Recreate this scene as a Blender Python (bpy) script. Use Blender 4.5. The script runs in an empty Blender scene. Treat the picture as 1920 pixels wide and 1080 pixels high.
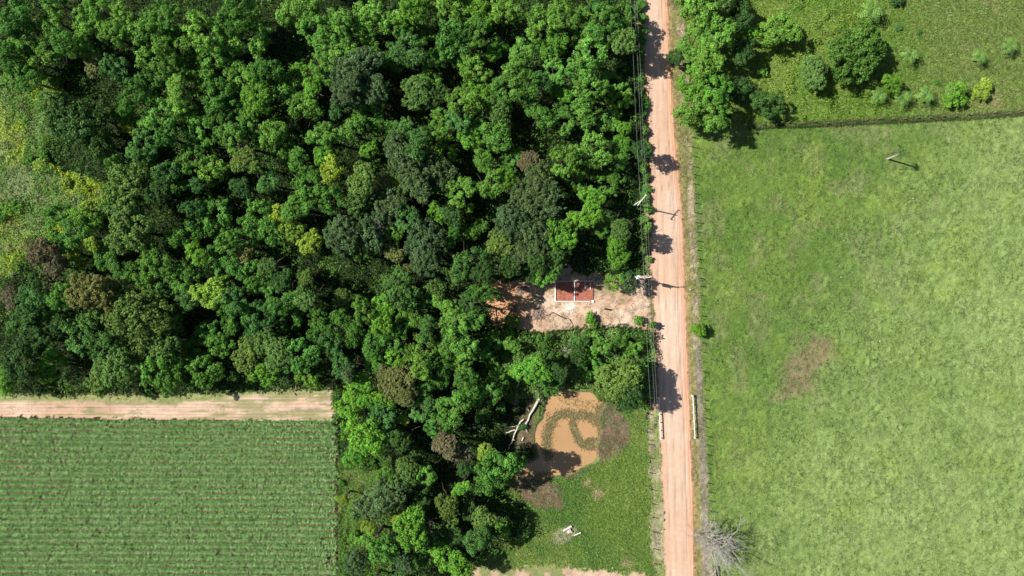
import bpy, math, random
import numpy as np
from mathutils import Vector
from collections import defaultdict

S = bpy.context.scene
C = bpy.context.scene.collection
K = 0.11            # metres of ground per photo pixel (1920 wide)
H = 140.0           # camera height
rad = math.radians

# ------------------------------------------------------------ camera, world, sun
cd = bpy.data.cameras.new('camera'); cam = bpy.data.objects.new('camera', cd); C.objects.link(cam)
cam.location = (0, 0, H); cam.rotation_euler = (0, 0, 0)
cd.sensor_width = 36.0; cd.lens = 36.0 * H / (1920 * K); cd.clip_start = 1; cd.clip_end = 5000
S.camera = cam
SUN_EL = rad(45); SUN_AZ = math.atan2(0.22, -0.976)      # direction towards the sun
sv = Vector((math.cos(SUN_AZ) * math.cos(SUN_EL), math.sin(SUN_AZ) * math.cos(SUN_EL), math.sin(SUN_EL)))
w = bpy.data.worlds.new('World'); S.world = w; w.use_nodes = True
nt = w.node_tree; nt.nodes.clear()
sky = nt.nodes.new('ShaderNodeTexSky'); sky.sky_type = 'NISHITA'; sky.sun_disc = False
sky.sun_elevation = SUN_EL; sky.sun_rotation = math.pi / 2 - SUN_AZ
bg = nt.nodes.new('ShaderNodeBackground'); bg.inputs[1].default_value = 0.05
ow = nt.nodes.new('ShaderNodeOutputWorld'); nt.links.new(sky.outputs[0], bg.inputs[0]); nt.links.new(bg.outputs[0], ow.inputs[0])
sl = bpy.data.lights.new('sun', 'SUN'); sl.energy = 4.6; sl.angle = rad(0.5); sl.color = (1.0, 0.95, 0.87)
so = bpy.data.objects.new('sun', sl); C.objects.link(so); so.rotation_euler = sv.to_track_quat('Z', 'Y').to_euler()
S.view_settings.view_transform = 'Standard'; S.view_settings.look = 'None'
S.view_settings.exposure = 0.74; S.view_settings.gamma = 1.0; S.view_settings.use_curve_mapping = False
S.cycles.max_bounces = 5; S.cycles.diffuse_bounces = 2; S.cycles.glossy_bounces = 2; S.cycles.transmission_bounces = 3
S.cycles.use_denoising = True

# ------------------------------------------------------------ helpers
R0 = np.random.default_rng(11); random.seed(5)
def wx(px, z=0.0): return (px - 960) * K * (1 - z / H)      # where a point seen at a photo column stands, if z metres up
def wy(py, z=0.0): return (540 - py) * K * (1 - z / H)
_lat = {}
def vnoise(x, y, s, seed):
    """value noise on numpy arrays, features s metres across"""
    if seed not in _lat: _lat[seed] = np.random.default_rng(seed).random((256, 256))
    L = _lat[seed]; x = x / s + 1000.3; y = y / s + 1000.7
    xi = np.floor(x).astype(int); yi = np.floor(y).astype(int); fx = x - xi; fy = y - yi
    fx = fx * fx * (3 - 2 * fx); fy = fy * fy * (3 - 2 * fy)
    g = lambda a, b: L[a % 256, b % 256]
    return (g(xi, yi) * (1 - fx) + g(xi + 1, yi) * fx) * (1 - fy) + (g(xi, yi + 1) * (1 - fx) + g(xi + 1, yi + 1) * fx) * fy
def fbm(x, y, s, seed, o=4):
    t = 0; a = 1; n = 0
    for i in range(o): t = t + a * vnoise(x, y, s / 2 ** i, seed + i); n += a; a *= .55
    return t / n
def sdist(px, py, poly):
    """signed distance (pixels, positive inside) from points to a polygon in photo pixels"""
    d = np.full(px.shape, 1e9); ins = np.zeros(px.shape, bool); n = len(poly)
    for i in range(n):
        x0, y0 = poly[i]; x1, y1 = poly[(i + 1) % n]; dx = x1 - x0; dy = y1 - y0
        t = np.clip(((px - x0) * dx + (py - y0) * dy) / (dx * dx + dy * dy + 1e-9), 0, 1)
        d = np.minimum(d, (px - x0 - t * dx) ** 2 + (py - y0 - t * dy) ** 2)
        c = ((y0 > py) != (y1 > py))
        with np.errstate(divide='ignore', invalid='ignore'):
            ins ^= c & (px < dx * (py - y0) / (dy if dy else 1e-9) + x0)
    d = np.sqrt(d); return np.where(ins, d, -d)
def ldist(px, py, pts):
    d = np.full(px.shape, 1e9)
    for (x0, y0), (x1, y1) in zip(pts[:-1], pts[1:]):
        dx = x1 - x0; dy = y1 - y0
        t = np.clip(((px - x0) * dx + (py - y0) * dy) / (dx * dx + dy * dy), 0, 1)
        d = np.minimum(d, (px - x0 - t * dx) ** 2 + (py - y0 - t * dy) ** 2)
    return np.sqrt(d)
def sm(a, b, x): t = np.clip((x - a) / (b - a), 0, 1); return t * t * (3 - 2 * t)
def mesh_np(name, V, F, col=None, smooth=False):
    me = bpy.data.meshes.new(name); V = np.asarray(V, np.float32); F = np.asarray(F, np.int32); k = F.shape[1]
    me.vertices.add(len(V)); me.vertices.foreach_set('co', V.ravel())
    me.loops.add(F.size); me.loops.foreach_set('vertex_index', F.ravel())
    me.polygons.add(len(F)); me.polygons.foreach_set('loop_start', np.arange(0, F.size, k, dtype=np.int32))
    me.polygons.foreach_set('loop_total', np.full(len(F), k, np.int32))
    me.update(calc_edges=True)
    if smooth: me.polygons.foreach_set('use_smooth', np.ones(len(F), bool))
    if col is not None:
        dom = 'FACE' if len(col) == len(F) else 'POINT'
        a = me.attributes.new('tint', 'FLOAT_COLOR', dom)
        a.data.foreach_set('color', np.concatenate([col, np.ones((len(col), 1))], 1).astype(np.float32).ravel())
    return me
def obj(name, me, mats, parent=None, loc=None):
    o = bpy.data.objects.new(name, me); C.objects.link(o)
    if not me.materials:
        for m in (mats if isinstance(mats, (list, tuple)) else [mats]): me.materials.append(m)
    if parent: o.parent = parent
    if loc is not None: o.location = loc
    return o
def empty(name, loc=(0, 0, 0), rz=0):
    o = bpy.data.objects.new(name, None); C.objects.link(o); o.location = loc; o.rotation_euler = (0, 0, rz); o.empty_display_size = .3
    return o
def tag(o, label=None, cat=None, group=None, kind=None):
    for k, v in (('label', label), ('category', cat), ('group', group), ('kind', kind)):
        if v: o[k] = v
    return o
class MB:
    """collects boxes and tubes into one mesh"""
    def __init__(s): s.v = []; s.f = []
    def box(s, c, d, rz=0):
        b = len(s.v); cx, cy, cz = c; ca, sa = math.cos(rz), math.sin(rz)
        for x, y, z in ((-1,-1,-1),(1,-1,-1),(1,1,-1),(-1,1,-1),(-1,-1,1),(1,-1,1),(1,1,1),(-1,1,1)):
            x *= d[0] / 2; y *= d[1] / 2; s.v.append((cx + x * ca - y * sa, cy + x * sa + y * ca, cz + z * d[2] / 2))
        for q in ((0,3,2,1),(4,5,6,7),(0,1,5,4),(1,2,6,5),(2,3,7,6),(3,0,4,7)): s.f.append([b + i for i in q])
        return s
    def tube(s, pts, rs, n=6):
        pts = [Vector(p) for p in pts]; b = len(s.v); m = len(pts)
        if not isinstance(rs, (list, tuple)): rs = [rs] * m
        for i, p in enumerate(pts):
            t = (pts[min(i + 1, m - 1)] - pts[max(i - 1, 0)]).normalized()
            u = t.orthogonal().normalized() if abs(t.z) > .95 else t.cross(Vector((0, 0, 1))).normalized(); v = t.cross(u)
            for k in range(n):
                a = 2 * math.pi * k / n; s.v.append(tuple(p + (u * math.cos(a) + v * math.sin(a)) * rs[i]))
        for i in range(m - 1):
            for k in range(n):
                s.f.append([b + i * n + k, b + i * n + (k + 1) % n, b + (i + 1) * n + (k + 1) % n, b + (i + 1) * n + k])
        s.f.append([b + k for k in range(n)][::-1]); s.f.append([b + (m - 1) * n + k for k in range(n)])
        return s
    def mesh(s, name, bevel=0):
        me = bpy.data.meshes.new(name); me.from_pydata(s.v, [], s.f); me.update(); return me
    def build(s, name, mat, parent=None, loc=None): return obj(name, s.mesh(name), mat, parent, loc)

# ------------------------------------------------------------ materials
def mat(name):
    m = bpy.data.materials.new(name); m.use_nodes = True; t = m.node_tree; b = t.nodes['Principled BSDF']; return m, t, b
def N(t, ty, **kw):
    n = t.nodes.new(ty)
    for k, v in kw.items(): setattr(n, k, v)
    return n
def noise(t, scale, detail=4, rough=.6, vec=None):
    n = N(t, 'ShaderNodeTexNoise'); n.inputs['Scale'].default_value = scale; n.inputs['Detail'].default_value = detail; n.inputs['Roughness'].default_value = rough
    if vec is not None: t.links.new(vec, n.inputs['Vector'])
    return n
def ramp(t, src, a, b, lo, hi):
    r = N(t, 'ShaderNodeMapRange'); r.inputs[1].default_value = a; r.inputs[2].default_value = b; r.inputs[3].default_value = lo; r.inputs[4].default_value = hi
    t.links.new(src, r.inputs[0]); return r.outputs[0]
def mulc(t, c, f):
    v = N(t, 'ShaderNodeVectorMath', operation='SCALE'); t.links.new(c, v.inputs[0]); t.links.new(f, v.inputs['Scale']); return v.outputs[0]
def attr(t, nm='tint'):
    a = N(t, 'ShaderNodeAttribute'); a.attribute_name = nm; return a.outputs['Color']
def ground_mat(name, s1, amp, bscale, bstr, bdist, s2=0.5, stretch=None):
    m, t, b = mat(name); g = N(t, 'ShaderNodeNewGeometry'); vec = g.outputs['Position']
    if stretch:
        mp = N(t, 'ShaderNodeMapping'); mp.inputs['Scale'].default_value = stretch; mp.inputs['Rotation'].default_value = (0, 0, rad(2.6) if stretch[0] > stretch[1] else rad(.6)); t.links.new(vec, mp.inputs[0]); sv_ = mp.outputs[0]
    else: sv_ = vec
    n1 = noise(t, s1, 5, .7, sv_); n2 = noise(t, s2, 4, .6, vec)
    f = N(t, 'ShaderNodeMath', operation='MULTIPLY')
    t.links.new(ramp(t, n1.outputs[0], .3, .7, 1 - amp, 1 + amp), f.inputs[0]); t.links.new(ramp(t, n2.outputs[0], .3, .7, 1 - amp * .5, 1 + amp * .5), f.inputs[1])
    t.links.new(mulc(t, attr(t), f.outputs[0]), b.inputs['Base Color'])
    nb = noise(t, bscale, 6, .7, vec); bp = N(t, 'ShaderNodeBump'); bp.inputs['Strength'].default_value = bstr; bp.inputs['Distance'].default_value = bdist
    t.links.new(nb.outputs[0], bp.inputs['Height']); t.links.new(bp.outputs[0], b.inputs['Normal'])
    b.inputs['Roughness'].default_value = .95; b.inputs['Specular IOR Level'].default_value = .1
    return m
M_grass = ground_mat('grass_ground', 3.0, .30, 4.5, .8, .25, .35)
M_soil = ground_mat('bare_soil', 2.2, .16, 4.0, .5, .12, .4)
M_road = ground_mat('road_dirt', 2.6, .09, 3.0, .35, .06, .22, (1.3, .05, 1))
M_track = ground_mat('track_dirt', 2.0, .13, 3.0, .6, .10, .3, (.06, 1.5, 1))
M_floor = ground_mat('forest_litter', 2.5, .4, 3.0, .8, .2, .3)
def leaf_mat(name, use_obj=True, trans=.27):
    m, t, b = mat(name); col = attr(t)
    if use_obj:
        oi = N(t, 'ShaderNodeObjectInfo'); mm = N(t, 'ShaderNodeVectorMath', operation='MULTIPLY')
        t.links.new(col, mm.inputs[0]); t.links.new(oi.outputs['Color'], mm.inputs[1]); col = mm.outputs[0]
    t.links.new(col, b.inputs['Base Color']); b.inputs['Roughness'].default_value = .6; b.inputs['Specular IOR Level'].default_value = .12
    tr = N(t, 'ShaderNodeBsdfTranslucent'); t.links.new(col, tr.inputs[0]); mx = N(t, 'ShaderNodeMixShader'); mx.inputs[0].default_value = trans
    t.links.new(b.outputs[0], mx.inputs[1]); t.links.new(tr.outputs[0], mx.inputs[2]); t.links.new(mx.outputs[0], t.nodes['Material Output'].inputs[0])
    return m
M_leaf = leaf_mat('foliage'); M_stuff = leaf_mat('low_plants', False, .2)
def plain(name, c, rough=.8, var=.2, sc=6.0, metal=0, spec=.3):
    m, t, b = mat(name); n = noise(t, sc, 5, .65, N(t, 'ShaderNodeTexCoord').outputs['Object'])
    rgb = N(t, 'ShaderNodeRGB'); rgb.outputs[0].default_value = (*c, 1)
    t.links.new(mulc(t, rgb.outputs[0], ramp(t, n.outputs[0], .3, .7, 1 - var, 1 + var)), b.inputs['Base Color'])
    b.inputs['Roughness'].default_value = rough; b.inputs['Metallic'].default_value = metal; b.inputs['Specular IOR Level'].default_value = spec
    return m
M_bark = plain('bark', (.08, .065, .05), .9, .35); M_pale = plain('bleached_wood', (.50, .455, .40), .9, .4, 3)
M_deadwood = plain('dead_branches', (.36, .34, .31), .9, .25, 2); M_brush = plain('dry_twigs', (.33, .26, .22), .9, .35, 2)
M_post = plain('fence_wood', (.20, .16, .13), .9, .3); M_wire = plain('fence_wire', (.16, .13, .11), .9, .1)
M_cable = plain('cable', (.30, .31, .32), .8, .1); M_conc = plain('concrete', (.62, .60, .57), .8, .12, 3)
M_white = plain('white_paint', (.66, .65, .62), .6, .08, 3); M_plaster = plain('white_plaster', (.82, .78, .74), .8, .12, 3)
M_porc = plain('insulator', (.75, .74, .70), .3, .05); M_tank = plain('transformer_tank', (.68, .69, .70), .4, .06)
M_stone = plain('pale_stone', (.55, .52, .47), .9, .2, 2); M_darkwood = plain('charred_wood', (.025, .022, .02), .9, .3)
M_tarp = plain('blue_sheet', (.06, .17, .19), .5, .2, 2)
def clay():
    m, t, b = mat('red_clay_floor'); tc = N(t, 'ShaderNodeTexCoord'); n = noise(t, 2.6, 6, .8, tc.outputs['Object']); r = N(t, 'ShaderNodeValToRGB')
    e = r.color_ramp.elements; e[0].position = .35; e[0].color = (.20, .055, .035, 1); e[1].position = .68; e[1].color = (.50, .19, .12, 1)
    t.links.new(n.outputs[0], r.inputs[0]); t.links.new(r.outputs[0], b.inputs['Base Color']); b.inputs['Roughness'].default_value = .9
    bp = N(t, 'ShaderNodeBump'); bp.inputs['Distance'].default_value = .1; t.links.new(n.outputs[0], bp.inputs['Height']); t.links.new(bp.outputs[0], b.inputs['Normal'])
    return m
M_clay = clay()
def water():
    m, t, b = mat('muddy_water'); tc = N(t, 'ShaderNodeNewGeometry'); n = noise(t, .12, 3, .5, tc.outputs['Position']); r = N(t, 'ShaderNodeValToRGB')
    e = r.color_ramp.elements; e[0].position = .3; e[0].color = (.36, .22, .105, 1); e[1].position = .7; e[1].color = (.43, .265, .13, 1)
    t.links.new(n.outputs[0], r.inputs[0]); t.links.new(r.outputs[0], b.inputs['Base Color']); b.inputs['Roughness'].default_value = .18
    n2 = noise(t, 5, 3, .5, tc.outputs['Position']); bp = N(t, 'ShaderNodeBump'); bp.inputs['Strength'].default_value = .15; bp.inputs['Distance'].default_value = .02
    t.links.new(n2.outputs[0], bp.inputs['Height']); t.links.new(bp.outputs[0], b.inputs['Normal']); return m
M_water = water()

# ------------------------------------------------------------ layout, in photo pixels
ROAD_L = [(-500, 1178), (0, 1203), (100, 1208), (150, 1212), (260, 1214), (370, 1220), (500, 1221), (620, 1228), (780, 1237), (870, 1241), (960, 1244), (1080, 1248), (1600, 1268)]
ROAD_R = [(-500, 1220), (0, 1251), (100, 1254), (150, 1258), (260, 1265), (370, 1276), (500, 1284), (620, 1287), (780, 1293), (870, 1297), (960, 1299), (1080, 1301), (1600, 1320)]
FENCE_E = [(-500, 1270), (0, 1283), (240, 1297), (300, 1299), (400, 1303), (480, 1307), (560, 1310), (650, 1314), (770, 1319), (800, 1322), (900, 1327), (970, 1330), (1080, 1336), (1600, 1360)]
ip = lambda tb, y: np.interp(y, [a for a, b in tb], [b for a, b in tb])
HEDGE = [(1380, 238), (1415, 236), (1560, 231), (1700, 224), (1820, 218), (1960, 209), (2600, 180)]
HX = [a for a, b in HEDGE]; HY = [b for a, b in HEDGE]
P_TRACK = [(-900, 722), (0, 738), (110, 741), (210, 739), (330, 741), (440, 733), (560, 731), (612, 727), (626, 736), (622, 752), (631, 770), (624, 792), (560, 790), (330, 788), (160, 785), (0, 782), (-900, 775)]
P_CANE = [(-900, 775), (0, 782), (160, 785), (330, 788), (560, 790), (628, 792), (633, 860), (634, 1000), (628, 1500), (-900, 1500)]
P_YARD = [(918, 560), (925, 526), (985, 528), (1035, 520), (1040, 503), (1070, 500), (1075, 515), (1130, 514), (1170, 520), (1218, 516), (1224, 560), (1226, 616), (1190, 612), (1160, 608), (1100, 612), (1030, 620), (960, 618), (925, 604)]
P_POND = [(860 + a / 4.153, 700 + b / 4.153) for a, b in ((690, 190), (720, 160), (800, 138), (930, 140), (1030, 138), (1080, 170), (1130, 225), (1140, 260), (1105, 330), (1110, 400), (1100, 480), (1085, 560), (1085, 660), (1050, 705), (990, 728), (930, 760), (860, 800), (740, 810), (640, 845), (540, 835), (500, 790), (478, 700), (560, 690), (620, 650), (590, 560), (585, 480), (600, 410), (650, 350), (665, 270))]
P_MUD1 = [(1120, 755), (1150, 762), (1188, 795), (1186, 825), (1165, 852), (1125, 872), (1118, 830), (1128, 790)]
P_MUD2 = [(965, 880), (1000, 880), (1040, 905), (1060, 935), (1052, 955), (1010, 952), (975, 935), (962, 905)]
P_DIRT3 = [(870, 1072), (900, 1064), (960, 1064), (1030, 1060), (1100, 1068), (1150, 1071), (1200, 1073), (1230, 1090), (1230, 1160), (850, 1160)]
P_LAWN = [(960, 880), (985, 870), (1100, 880), (1130, 850), (1175, 760), (1212, 760), (1222, 900), (1236, 1090), (1236, 1400), (860, 1400), (880, 1060), (930, 1030), (1000, 990), (985, 950), (950, 920)]
P_GLADE = [(-600, 165), (25, 168), (60, 150), (120, 150), (125, 200), (95, 260), (80, 300), (130, 320), (200, 345), (215, 400), (150, 430), (100, 450), (60, 470), (25, 520), (-600, 540)]
P_LOW = [(640, 880), (720, 875), (730, 925), (690, 930), (670, 990), (640, 990)]
P_BARE = [(1456, 705), (1490, 660), (1530, 632), (1556, 640), (1556, 670), (1530, 712), (1500, 742), (1465, 745)]

# ------------------------------------------------------------ the ground: one sheet split into its surfaces
xs = np.concatenate([-np.geomspace(2500, 118, 24), np.arange(-114, 114.01, .3), np.geomspace(118, 2500, 24)])
ys = np.concatenate([-np.geomspace(2500, 70, 26), np.arange(-66, 66.01, .3), np.geomspace(70, 2500, 26)])
GX, GY = np.meshgrid(xs, ys); PX = GX / K + 960; PY = 540 - GY / K
def zones(px, py, x, y):
    """surface class, colour and height for points"""
    wn = (fbm(x, y, 3.0, 1, 5) - .5); wn2 = (fbm(x, y, 1.2, 31, 3) - .5)
    dz = vnoise(x, y, .36, 41) - .5; dz2 = vnoise(x, y, .33, 43) - .5; px_ = px + wn * 5 + dz * 13; py_ = py + (fbm(x, y, 3.0, 7, 5) - .5) * 5 + dz2 * 13
    rl = ip(ROAD_L, py); rr = ip(ROAD_R, py); fe = ip(FENCE_E, py); hy = np.interp(px, HX, HY)
    n1 = fbm(x, y, 14, 50)[..., None]; n2 = fbm(x, y, 4, 60)[..., None]; n3 = fbm(x, y, 1.1, 70, 3)[..., None]; n4 = vnoise(x, y, .42, 80)[..., None]
    c = lambda *a: np.array(a)
    mix = lambda a, b, t: a * (1 - t) + b * t
    cls = np.zeros(px.shape, int)
    # 0 forest floor
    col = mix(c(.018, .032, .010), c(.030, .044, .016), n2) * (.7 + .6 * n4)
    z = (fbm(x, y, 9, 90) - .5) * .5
    def put(mask, k, cc, zz=None):
        nonlocal cls, col, z
        cls = np.where(mask, k, cls); col = np.where(mask[..., None], cc, col)
        if zz is not None: z = np.where(mask, zz, z)
    # 1 glade and scrub ground
    gl = mix(c(.10, .20, .03), c(.22, .28, .12), sm(.4, .65, n2)) * (.8 + .4 * n4)
    put(sdist(px_, py_, P_GLADE) > 0, 1, gl); put(sdist(px_, py_, P_LOW) > 0, 1, mix(gl, c(.3, .24, .14), sm(.45, .6, n2)))
    # 2 grass round the pond
    lw = mix(c(.058, .155, .030), c(.15, .245, .045), sm(.3, .7, n1)); lw = mix(lw, c(.24, .30, .08), sm(.45, .75, n2) * .7) * (.75 + .5 * n4)
    sand = np.zeros(px.shape)
    for (sx, sy, sr) in ((1120, 925, 16), (1100, 905, 13), (1175, 1055, 12)): sand = np.maximum(sand, 1 - np.hypot(px_ - sx, (py_ - sy)) / sr)
    lw = mix(lw, c(.52, .36, .24), (sm(.1, .6, sand) * .9)[..., None]); cx, cy = 1062, 1000
    u = (px - cx) * .866 - (py - cy) * .5; v_ = (px - cx) * .5 + (py - cy) * .866
    lw = mix(lw, c(.42, .40, .27) * (.6 + .8 * n4), sm(.0, .35, 1 - np.hypot(u / 30, v_ / 15) + wn)[..., None])
    zl = (fbm(x, y, 5, 90) - .5) * .25 + (vnoise(x, y, .6, 92) - .5) * .12
    put(sdist(px_, py_, P_LAWN) > 0, 2, lw, zl)
    # 3 mud and pond bank
    pd = sdist(px, py, P_POND); bank = ((pd > -5 + wn * 10) | (sdist(px_ + wn * 26, py_ + wn2 * 14, P_MUD1) > 0) | (sdist(px_ + wn * 26, py_ + wn2 * 14, P_MUD2) > 0)) | ((pd > -32) & (px < 1010) & (py < 840))
    md = mix(c(.20, .135, .085), c(.12, .10, .07), sm(.35, .65, n3)); md = mix(md, c(.20, .19, .09), sm(.52, .64, n3) * .7) * (.7 + .6 * n4)
    dm = np.maximum(np.maximum(sdist(px_ + wn * 26, py_ + wn2 * 14, P_MUD1), sdist(px_ + wn * 26, py_ + wn2 * 14, P_MUD2)), pd + 2)
    md = mix(md, lw, (sm(9, -1, dm + (n4[..., 0] - .5) * 12) * (px > 1000) * .85)[..., None])
    put(bank, 3, md, -.02 - .4 * sm(-2, 8, pd) + wn * .12)
    # 4 dirt at the bottom, 5 track, 6 cane soil
    dr = mix(c(.58, .42, .30), c(.40, .28, .19), n2); dr = mix(dr, c(.16, .22, .06), sm(.52, .62, n2 * .6 + n3 * .4) * .8) * (.9 + .2 * n4)
    put(sdist(px_, py_ + wn * 8, P_DIRT3) > 0, 4, dr)
    tk = mix(c(.62, .46, .345), c(.53, .36, .255), sm(.3, .7, n1)); wd = sm(.50, .62, fbm(x * .14, y, .8, 120, 5)[..., None] + (.06 * sm(250, 520, px) - .09 * (px < 300) - .03)[..., None])
    tk = mix(tk, c(.22, .24, .09), wd * .7); rut = (.5 + .5 * np.sin(py * .95 + wn * 2 + 3 * fbm(x * .1, y * 0, 3, 130)))[..., None]
    tk = tk * (.82 + .24 * rut) * (.92 + .16 * n4)
    ts = sdist(px_, py_ , P_TRACK); tk = mix(tk, c(.20, .26, .08) * (.7 + .6 * n4), sm(6, -2, py - np.interp(px, [0, 110, 330, 440, 626], [749, 752, 752, 741, 734]) + wn * 10)[..., None] * .8)
    put(ts > 0, 5, tk, z * .15 + rut[..., 0] * .05)
    cs = mix(c(.055, .045, .025), c(.12, .085, .05), n2) * (.8 + .4 * n4)
    put(sdist(px, py, P_CANE) > 0, 6, cs, z * .2)
    # 7 the cleared lot
    yd = mix(c(.62, .47, .35), c(.50, .33, .22), sm(.35, .65, n2)); yd = mix(yd, c(.36, .24, .16), sm(.45, .75, n3) * .7); yd = mix(yd, c(.60, .31, .15), (sm(1020, 960, px)[..., None] * .8)); yd = mix(yd, c(.30, .27, .15), sm(.55, .68, n3 * .5 + n2 * .5) * .7)
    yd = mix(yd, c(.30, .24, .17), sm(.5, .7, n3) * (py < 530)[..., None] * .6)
    yd = mix(yd, c(.80, .76, .70), sm(.0, .8, 1 - np.hypot(px_ + wn * 26 - 1068, (py_ - 577) * 1.3) / 17)[..., None]); yd = yd * (.82 + .36 * n4)
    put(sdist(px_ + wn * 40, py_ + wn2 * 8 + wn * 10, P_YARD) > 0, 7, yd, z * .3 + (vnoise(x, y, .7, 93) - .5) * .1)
    # 8 roadside verges
    ve = (px > rr - 3 + wn * 5) & (px < fe + wn * 5 + dz * 5); vw = (px > rl - 25 + wn * 22 + dz * 9) & (px <= rl) & (py > 770); vm = (px > rl - 9 + wn * 14 + dz * 8) & (px <= rl + 1)
    straw = mix(c(.40, .33, .22), c(.24, .22, .10), sm(.4, .6, n2)); ft = ((px - rr) / np.maximum(fe - rr, 1))[..., None]
    vc = mix(c(.26, .24, .09), straw, sm(.35, .6, ft)); vc = mix(vc, c(.17, .19, .06), sm(.5, .62, n3 * .6 + n2 * .4) * .7); vc = mix(vc, c(.44, .26, .16), sm(.32, .05, ft) * .55)
    vc = mix(vc, c(.22, .20, .17), (sm(620, 660, py) * sm(.45, .6, ft[..., 0]))[..., None] * .65) * (.65 + .7 * n4)
    put(ve, 8, vc, z * .3 + (vnoise(x, y, .5, 94) - .5) * .16)
    vw_c = mix(c(.22, .27, .08), c(.36, .33, .19), sm(.42, .6, n3 * .5 + n2 * .5)) * (.7 + .6 * n4); put(vw, 8, vw_c, z * .3 + (vnoise(x, y, .5, 94) - .5) * .16)
    put(vm & ~vw, 8, mix(c(.42, .28, .18), c(.15, .16, .06), sm(.45, .6, n3)) * (.8 + .4 * n4), z * .3)
    # 9 pasture
    pa = mix(c(.085, .165, .030), c(.120, .205, .038), sm(.3, .7, n1)); pa = mix(pa, c(.150, .190, .070), sm(.45, .7, n2) * .7)
    pale = sm(-.15, .75, ((px - 1500) / 500 + (py - 500) / 900)) * (.55 + .6 * n1[..., 0])  # sky and lens glow painted into the grass colour, growing toward the lower right
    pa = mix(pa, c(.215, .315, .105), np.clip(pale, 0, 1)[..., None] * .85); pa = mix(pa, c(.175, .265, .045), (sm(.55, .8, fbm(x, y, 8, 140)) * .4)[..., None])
    pa = pa * c(1.27, 1.17, 1.22); pa = mix(pa, c(.06, .11, .02), sm(.60, .72, n3 * .55 + n4 * .45) * .6) * (.78 + .44 * n4)
    pa = mix(pa, c(.24, .185, .11) * (.75 + .5 * n3), (sm(-16, 14, sdist(px, py, P_BARE) + wn * 44 + wn2 * 20) * .78)[..., None])
    pz = (fbm(x, y, 8, 95) - .5) * .3 + (vnoise(x, y, .62, 96) - .5) * .24 * (.4 + fbm(x, y, 4, 99))
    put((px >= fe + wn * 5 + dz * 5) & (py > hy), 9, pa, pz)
    # 10 rough meadow
    me_ = mix(c(.11, .245, .025), c(.24, .34, .065), sm(.3, .7, n1 * .5 + n2 * .5)); me_ = mix(me_, c(.21, .235, .095), (sm(1600, 1800, px)[..., None] * .75))
    me_ = mix(me_, c(.42, .30, .20), sm(.62, .72, n2 * .7 + n3 * .3) * (px > 1650)[..., None] * .8) * (.65 + .7 * n4)
    mz = (fbm(x, y, 5, 97) - .5) * .4 + (vnoise(x, y, .7, 98) - .5) * .28
    ridge = sm(6, 1, np.abs(py - hy)) * .22
    put((px > fe + wn * 3) & (py <= hy), 10, me_, mz + ridge); z = np.where((cls == 9), z + ridge, z)
    # 11 road
    uu = (px - rl) / np.maximum(rr - rl, 1); U = uu[..., None]; roadm = (uu > wn * .16 + wn2 * .06 + dz * .04) & (uu < 1 + wn * .07 + dz * .03)
    rc = mix(c(.61, .455, .35), c(.57, .385, .275), sm(.35, .65, n1)); rc = mix(rc, c(.56, .29, .17), sm(.74, .95, U + (n2 - .5) * .1) * .75); rc = mix(rc, c(.58, .32, .20), sm(.16, .0, U) * .6)
    bands = np.zeros(px.shape)
    for k_, (uc, wdt, am) in enumerate(((.18, .015, -.14), (.30, .03, .06), (.40, .012, -.12), (.55, .04, .05), (.66, .012, -.10), (.78, .02, -.16), (.84, .03, .08), (.95, .025, .16))):
        bands += 1.9 * am * np.exp(-((uu - uc - .02 * (vnoise(y, y * 0, 9, 150 + k_) - .5) * 2) / wdt) ** 2) * (.4 + vnoise(x * 0 + k_ * 7, y, 5, 160))
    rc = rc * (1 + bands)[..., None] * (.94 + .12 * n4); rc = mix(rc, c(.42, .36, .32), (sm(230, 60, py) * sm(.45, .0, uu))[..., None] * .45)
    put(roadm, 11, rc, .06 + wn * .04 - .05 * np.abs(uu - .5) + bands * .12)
    return cls, np.clip(col * .89, .004, .95), z
cls, col, gz = zones(PX, PY, GX, GY)
ny, nx = GX.shape
idx = np.arange(ny * nx).reshape(ny, nx)
quads = np.stack([idx[:-1, :-1], idx[:-1, 1:], idx[1:, 1:], idx[1:, :-1]], -1).reshape(-1, 4); qc = cls[:-1, :-1].ravel()
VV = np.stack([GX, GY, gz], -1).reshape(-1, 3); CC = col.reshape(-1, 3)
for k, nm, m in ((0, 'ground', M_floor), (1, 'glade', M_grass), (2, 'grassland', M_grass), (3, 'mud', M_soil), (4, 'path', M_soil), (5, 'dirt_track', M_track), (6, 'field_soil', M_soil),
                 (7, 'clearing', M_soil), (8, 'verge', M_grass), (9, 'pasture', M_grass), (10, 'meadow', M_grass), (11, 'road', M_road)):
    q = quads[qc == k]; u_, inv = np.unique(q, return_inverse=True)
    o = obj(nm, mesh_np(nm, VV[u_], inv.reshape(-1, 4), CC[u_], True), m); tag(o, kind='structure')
pp = np.array(P_POND); ctr = pp.mean(0); pp = ctr + (pp - ctr) * 1.03
wv = [(wx(a), wy(b), -.20) for a, b in pp]; me = bpy.data.meshes.new('water'); me.from_pydata(wv, [], [list(range(len(wv)))[::-1]]); me.update()
tag(obj('water', me, M_water), kind='structure')
def gheight(px, py):
    a = np.atleast_1d(np.asarray(px, float)); b = np.atleast_1d(np.asarray(py, float)); return zones(a, b, (a - 960) * K, (540 - b) * K)[2]

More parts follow.
